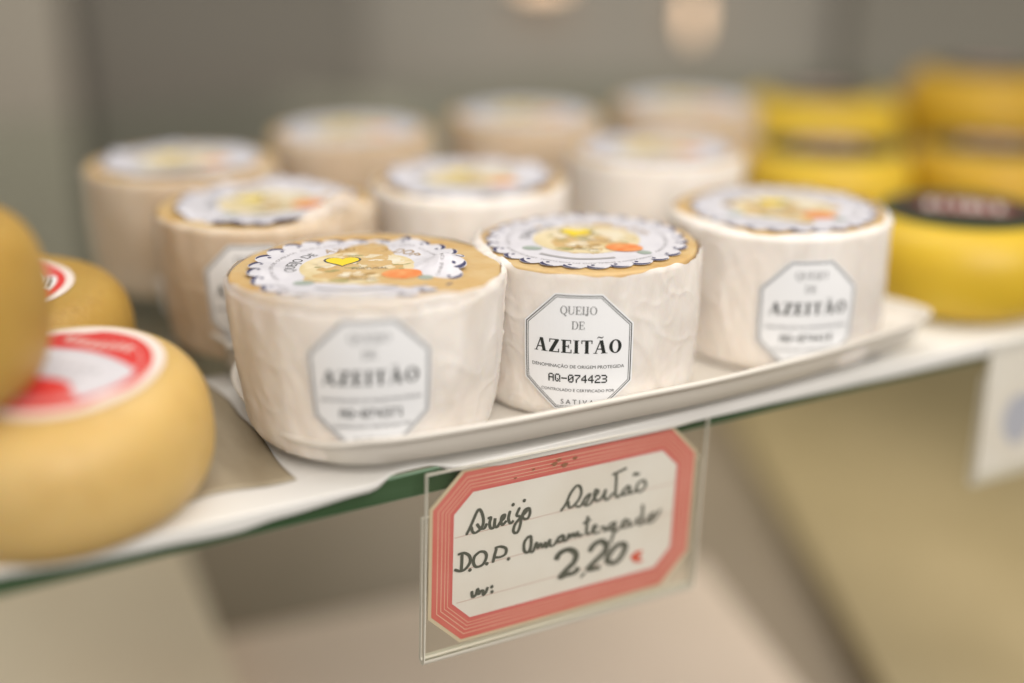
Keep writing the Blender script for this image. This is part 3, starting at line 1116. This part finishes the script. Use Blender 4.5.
def wheel_label():
    p = Print()
    p.fan(0, 0, lambda a: (3.05, 2.9), 'deepgreen', 0.0, 64, 4)
    band(p, 0, 0, 2.5, 2.66, radians(20), radians(160), 'greenrim', 0.006)
    pts = [(-2.2, -1.6), (2.2, -1.6), (2.75, 0), (2.2, 1.5), (-2.2, 1.5), (-2.75, 0)]
    p.fan(0, -0.05, lambda a: (2.7, 1.75), 'maroon', 0.012, 48, 5)
    p.fan(0.05, -0.08, lambda a: (1.75, 0.95), 'maroon_pale', 0.020, 40, 5)
    x = -1.4
    for k in range(6):                                          # big pale capitals, unreadable in the photo
        serif_w = 0.42
        P, _ = serif('EITDIE'[k], 0.3, 0.14)
        for q in P:
            p.poly([(x + a * serif_w, -0.75 + c * 1.4) for a, c in q], 'rosewhite', 0.035)
        x += 0.49
    return p


WL = wheel_label()


def yellow_wheel(loc, z, R, h, label, key, rot=0.0, tilt=0.0):
    t = tag(empty('waxed_cheese', (loc[0], loc[1], z), rot, tilt), label, 'cheese', 'yellow waxed cheeses with dark labels')
    b = MB()
    lathe(wheel_prof(R, h, 2.35, 0.1), 80, key, b)
    b.build('rind', t, True)
    b = MB()
    WL.to(b, lambda x, y, l: (x, y, h + 0.1 * (1 - (hypot(x, y) / R / 0.62) ** 2) + 0.05 + l))
    b.build('top_label', t, False)
    return t


yellow_wheel((16.9, 47.3), 0.06, 4.15, 3.45, 'nearest bright yellow wheel with a dark green label at the right edge', 'yellow', -0.3)
yellow_wheel((14.8, 60.0), 0.0, 3.85, 3.3, 'bright yellow wheel behind the right front wrapped cheese, its dark label out of focus', 'yellow', -0.2)
yellow_wheel((22.7, 60.6), 0.0, 3.95, 3.3, 'amber yellow wheel straight behind the nearest yellow one', 'amber', -0.3)
yellow_wheel((17.6, 74.5), 0.0, 4.7, 3.4, 'far yellow wheel in the last row, left of its darker twin', 'yellow', -0.2)
yellow_wheel((27.4, 75.5), 0.0, 4.8, 4.6, 'far amber wheel in the last row at the top right of the photo', 'amber', -0.3)

# ------------------------------------------------------------------ price cards hanging from the shelf edge
CARD_YAW, CARD_LEAN, CARD_ROLL = radians(30), radians(-0.3), radians(2.1)
CARD_O = Vector((-2.15, 32.12, -0.185))


def card_matrix(o, yaw, lean, roll):
    a = Vector((cos(yaw), sin(yaw), 0))
    n = Vector((sin(yaw), -cos(yaw), 0))
    up = (Vector((0, 0, 1)) * cos(lean) - n * sin(lean)).normalized()
    ax = (a * cos(roll) - up * sin(roll)).normalized()
    uz = (up * cos(roll) + a * sin(roll)).normalized()
    nn = ax.cross(uz)
    m = Matrix((ax, uz, nn)).transposed().to_4x4()      # columns: along, up, out
    m.translation = o * S
    return m


STROKES = [
 ('n', [[1.06, -1.97], [1.18, -1.76], [1.29, -1.52], [1.39, -1.31], [1.47, -1.25], [1.56, -1.4], [1.61, -1.65], [1.55, -1.85], [1.37, -1.96], [1.27, -1.91], [1.22, -1.74]]),
 ('n', [[1.39, -1.68], [1.52, -1.86], [1.65, -1.88], [1.72, -1.74]]),
 ('n', [[1.74, -1.6], [1.85, -1.59], [1.81, -1.76], [1.85, -1.92], [1.95, -1.92], [1.99, -1.64], [1.98, -1.86], [2.06, -1.94], [2.16, -1.81], [2.28, -1.71], [2.3, -1.6], [2.21, -1.64], [2.19, -1.82], [2.25, -1.91], [2.37, -1.8]]),
 ('n', [[2.48, -1.51], [2.43, -1.75], [2.5, -1.92], [2.61, -1.85]]),
 ('n', [[2.57, -1.34], [2.58, -1.35]]),
 ('n', [[2.8, -1.47], [2.7, -1.7], [2.81, -1.77], [2.85, -1.91], [2.8, -2.18], [2.71, -2.28], [2.61, -2.19], [2.66, -1.99], [2.81, -1.83], [2.97, -1.71], [3.06, -1.61]]),
 ('n', [[2.94, -1.29], [2.95, -1.31]]),
 ('n', [[3.12, -1.56], [2.98, -1.59], [2.89, -1.76], [2.96, -1.88], [3.09, -1.88], [3.15, -1.72], [3.11, -1.55]]),
 ('n', [[4.2, -1.92], [4.39, -1.69], [4.51, -1.42], [4.71, -1.2], [4.85, -1.26], [4.9, -1.47], [4.81, -1.68], [4.63, -1.84], [4.49, -1.84], [4.46, -1.64]]),
 ('n', [[4.72, -1.86], [4.9, -1.89], [5.06, -1.65], [5.23, -1.57], [5.11, -1.81], [5.04, -1.89], [5.22, -1.91], [5.39, -1.7], [5.51, -1.56], [5.41, -1.47], [5.37, -1.66], [5.47, -1.85], [5.65, -1.77], [5.78, -1.54], [5.74, -1.77], [5.85, -1.89], [6.06, -1.7]]),
 ('n', [[6.12, -1.07], [6.14, -1.31], [6.14, -1.55], [6.14, -1.78], [6.26, -1.89], [6.46, -1.68]]),
 ('n', [[5.97, -1.09], [6.2, -1.05], [6.5, -0.97]]),
 ('n', [[6.62, -1.57], [6.46, -1.68], [6.41, -1.84], [6.57, -1.84], [6.67, -1.62], [6.66, -1.82], [6.8, -1.85], [6.95, -1.71]]),
 ('n', [[7.13, -1.5], [6.94, -1.6], [6.92, -1.8], [7.08, -1.87], [7.25, -1.69], [7.15, -1.49]]),
 ('n', [[6.74, -1.28], [6.83, -1.22], [6.89, -1.28], [6.99, -1.24]]),
 ('n', [[0.94, -2.53], [0.94, -2.78], [0.93, -3.05]]),
 ('n', [[0.8, -2.52], [1.0, -2.51], [1.18, -2.65], [1.21, -2.85], [1.07, -3.03], [0.9, -3.07], [0.7, -2.97]]),
 ('n', [[1.21, -3.11], [1.23, -3.13]]),
 ('n', [[1.52, -2.59], [1.35, -2.71], [1.32, -2.91], [1.42, -3.06], [1.63, -3.03], [1.74, -2.81], [1.67, -2.64], [1.49, -2.59]]),
 ('n', [[1.76, -3.04], [1.78, -3.06]]),
 ('n', [[2.07, -2.62], [2.01, -2.82], [1.96, -3.06]]),
 ('n', [[2.0, -2.6], [2.19, -2.59], [2.38, -2.7], [2.37, -2.87], [2.2, -2.93], [2.02, -2.9]]),
 ('n', [[2.48, -3.06], [2.5, -3.08]]),
 ('n', [[1.29, -3.81], [1.32, -4.01], [1.43, -3.96], [1.48, -3.79], [1.52, -3.97], [1.59, -3.88], [1.66, -3.91], [1.68, -4.04], [1.77, -3.94], [1.81, -3.81]]),
 ('n', [[1.95, -3.84], [1.96, -3.86]]),
 ('n', [[1.96, -4.01], [1.98, -4.03]]),
 ('n', [[3.14, -2.47], [3.0, -2.64], [3.0, -2.9], [3.12, -3.01], [3.22, -2.83], [3.22, -2.54], [3.14, -2.47]]),
 ('n', [[3.22, -2.83], [3.21, -2.99], [3.31, -3.01], [3.41, -2.75], [3.47, -2.95], [3.55, -2.81], [3.63, -2.96], [3.72, -2.82], [3.76, -3.0], [3.87, -2.76], [3.89, -2.96], [4.03, -2.97], [4.16, -2.8], [4.33, -2.71], [4.17, -2.77], [4.16, -2.9], [4.3, -2.9], [4.36, -2.75], [4.37, -2.92], [4.48, -2.9], [4.54, -2.73], [4.58, -2.87], [4.68, -2.74], [4.76, -2.88], [4.84, -2.73], [4.9, -2.88], [5.06, -2.85]]),
 ('n', [[5.18, -2.28], [5.17, -2.54], [5.17, -2.85], [5.3, -2.88], [5.42, -2.8], [5.51, -2.69], [5.43, -2.65], [5.38, -2.8], [5.49, -2.92], [5.67, -2.9]]),
 ('n', [[5.02, -2.49], [5.3, -2.42]]),
 ('n', [[5.64, -2.78], [5.81, -2.79], [5.82, -2.93], [5.94, -2.87]]),
 ('n', [[6.16, -2.7], [5.98, -2.79], [6.04, -2.95], [6.17, -2.8], [6.2, -2.71], [6.15, -3.11], [6.06, -3.37], [5.92, -3.37]]),
 ('n', [[6.15, -3.08], [6.41, -2.93], [6.62, -2.7], [6.46, -2.8], [6.51, -2.97], [6.68, -2.92], [6.71, -2.75], [6.74, -2.97], [6.92, -2.91]]),
 ('n', [[7.19, -2.33], [7.2, -2.65], [7.2, -2.97], [7.08, -2.98], [6.99, -2.82], [7.14, -2.75]]),
 ('n', [[7.2, -2.97], [7.41, -2.95], [7.67, -2.72], [7.47, -2.78], [7.45, -2.99], [7.62, -2.99], [7.8, -2.79], [7.89, -2.64]]),
 ('r', [[7.31, -3.98], [7.09, -3.96], [6.98, -4.09], [7.08, -4.26], [7.34, -4.3]]),
 ('r', [[6.89, -4.03], [7.26, -4.1]]),
 ('r', [[6.89, -4.11], [7.25, -4.18]]),
 ('b', [[4.12, -3.5], [4.25, -3.3], [4.56, -3.25], [4.82, -3.45], [4.78, -3.71], [4.53, -3.91], [4.3, -4.12], [4.54, -4.09], [4.79, -4.09], [4.96, -3.95]]),
 ('b', [[5.31, -3.51], [5.46, -3.31], [5.72, -3.24], [5.92, -3.43], [5.86, -3.65], [5.54, -3.88], [5.3, -4.09], [5.52, -4.13], [5.75, -4.14]]),
 ('b', [[6.51, -3.5], [6.28, -3.55], [6.03, -3.8], [6.01, -4.0], [6.28, -4.11], [6.51, -3.96], [6.64, -3.64], [6.49, -3.49]]),
 ('n', [[5.18, -4.19], [5.04, -4.31]]),
]
RULES = [[[0.7, -1.98], [8.5, -1.84]], [[0.76, -3.06], [8.52, -2.88]], [[0.8, -4.09], [6.25, -4.05]]]



def card_holder(mx, x0, x1, ytop, ybot, yback, label):
    t = tag(bpy.data.objects.new('card_holder', None), label, 'holder')
    COL.objects.link(t)
    t.empty_display_size = 0.01
    t.matrix_world = mx
    th = 0.11

    def plate(name, z0, a, c, key='acrylic'):
        b = MB()
        b.box(x0 + 0.004, x1 - 0.004, c, a, z0, z0 + th, key)
        o = b.build(name, t)
        e = MB()
        e.box(x0 - 0.03, x0, c, a, z0 - 0.002, z0 + th + 0.002, 'acrylic_edge')
        e.box(x1, x1 + 0.03, c, a, z0 - 0.002, z0 + th + 0.002, 'acrylic_edge')
        e.box(x0, x1, a, a + 0.02, z0 - 0.002, z0 + th + 0.002, 'acrylic_edge')
        e.build('edge', o)
    plate('front_plate', 0.06, ytop, ybot)
    plate('back_plate', -0.17, yback, ybot)
    b = MB()                                             # the folded bottom joining both plates
    n = 8
    r0 = 0.17
    pts, fs = [], []
    for i in range(n + 1):
        a = pi + pi * i / n
        for r in (r0, r0 - th):
            for x in (x0 - 0.03, x1 + 0.03):
                pts.append((x, ybot - 0.002 + r * sin(a) * 1.25, r * cos(a)))
    for i in range(n):
        k = i * 4
        fs += [(k, k + 1, k + 5, k + 4), (k + 2, k + 6, k + 7, k + 3), (k, k + 4, k + 6, k + 2), (k + 1, k + 3, k + 7, k + 5)]
    b.add(pts, fs, 'acrylic_edge')
    b.build('fold', t, False)
    return t


CW, CH = 9.06, 5.33
mx = card_matrix(CARD_O, CARD_YAW, CARD_LEAN, CARD_ROLL)
card_holder(mx, -0.26, 9.34, 0.2, -5.60, -1.2, 'clear acrylic holder of the red bordered price card')
p = Print()
b = MB()
b.prism([(x + CW / 2, y - CH / 2) for x, y in octagon(CW, CH, 0.98, inset=-0.10)], -0.035, -0.002, 'cream')


def card_band(i0, i1, key, layer):
    a, d = octagon(CW, CH, 0.98, inset=i0), octagon(CW, CH, 0.98, inset=i1)
    for i in range(8):
        j = (i + 1) % 8
        p.poly([(q[0] + CW / 2, q[1] - CH / 2) for q in (a[i], a[j], d[j], d[i])], key, layer)


p.poly([(x + CW / 2, y - CH / 2) for x, y in octagon(CW, CH, 0.98, inset=0.60)], 'card', 0.002)
card_band(0.0, 0.66, 'border', 0.004)
for d0, w in ((0.155, 0.028), (0.285, 0.026), (0.40, 0.022), (0.50, 0.02)):
    card_band(d0, d0 + w, 'stripe', 0.0075)
card_band(0.585, 0.66, 'rose', 0.0075)
for r in RULES:
    for (xa, ya), (xb, yb) in [r]:
        p.poly([(xa, ya - 0.012), (xb, yb - 0.012), (xb, yb + 0.012), (xa, ya + 0.012)], 'rule', 0.005)
for k, st in STROKES:
    if len(st) == 2 and hypot(st[0][0] - st[1][0], st[0][1] - st[1][1]) < 0.09:
        p.poly([(st[0][0] + 0.06 * cos(q), st[0][1] + 0.06 * sin(q)) for q in [2 * pi * i / 10 for i in range(10)]], 'pen', 0.009)
        continue
    p.ribbon([tuple(q) for q in st], {'n': 0.095, 'b': 0.19, 'r': 0.10}[k], 'redpen' if k == 'r' else 'pen', 0.009, taper=len(st) > 2)
for (x, y, r) in ((3.9, -0.32, 0.06), (4.05, -0.22, 0.05), (4.25, -0.42, 0.07), (3.2, -0.35, 0.03), (2.6, -0.5, 0.03), (4.6, -0.27, 0.05)):
    p.poly([(x + r * 1.6 * cos(q) * (1 + 0.3 * sin(3 * q)), y + r * sin(q)) for q in [2 * pi * i / 9 for i in range(9)]], 'smudge', 0.012)
p.to(b, lambda x, y, l: (x, y, l))
o = tag(b.build('price_card'), 'handwritten price card with striped red border reading Queijo Azeitão D.O.P. 2,20', 'price card')
o.matrix_world = mx

mx2 = card_matrix(Vector(fr(19.05, -0.26, -0.15)), radians(28.8), 0, 0)
card_holder(mx2, -0.2, 7.2, 0.06, -5.2, -1.2, 'clear acrylic holder at the right edge with a white card inside')
p = Print()
b = MB()
b.box(0.0, 7.0, -5.1, 0.0, -0.035, -0.002, 'card')
p.fan(1.9, -3.1, lambda a: (0.9, 1.0 + 0.1 * sin(3 * a)), 'bluemark', 0.004, 28, 2)
p.to(b, lambda x, y, l: (x, y, l))
o = tag(b.build('price_card'), 'blurred white card with a blue mark hanging at the right edge', 'price card')
o.matrix_world = mx2
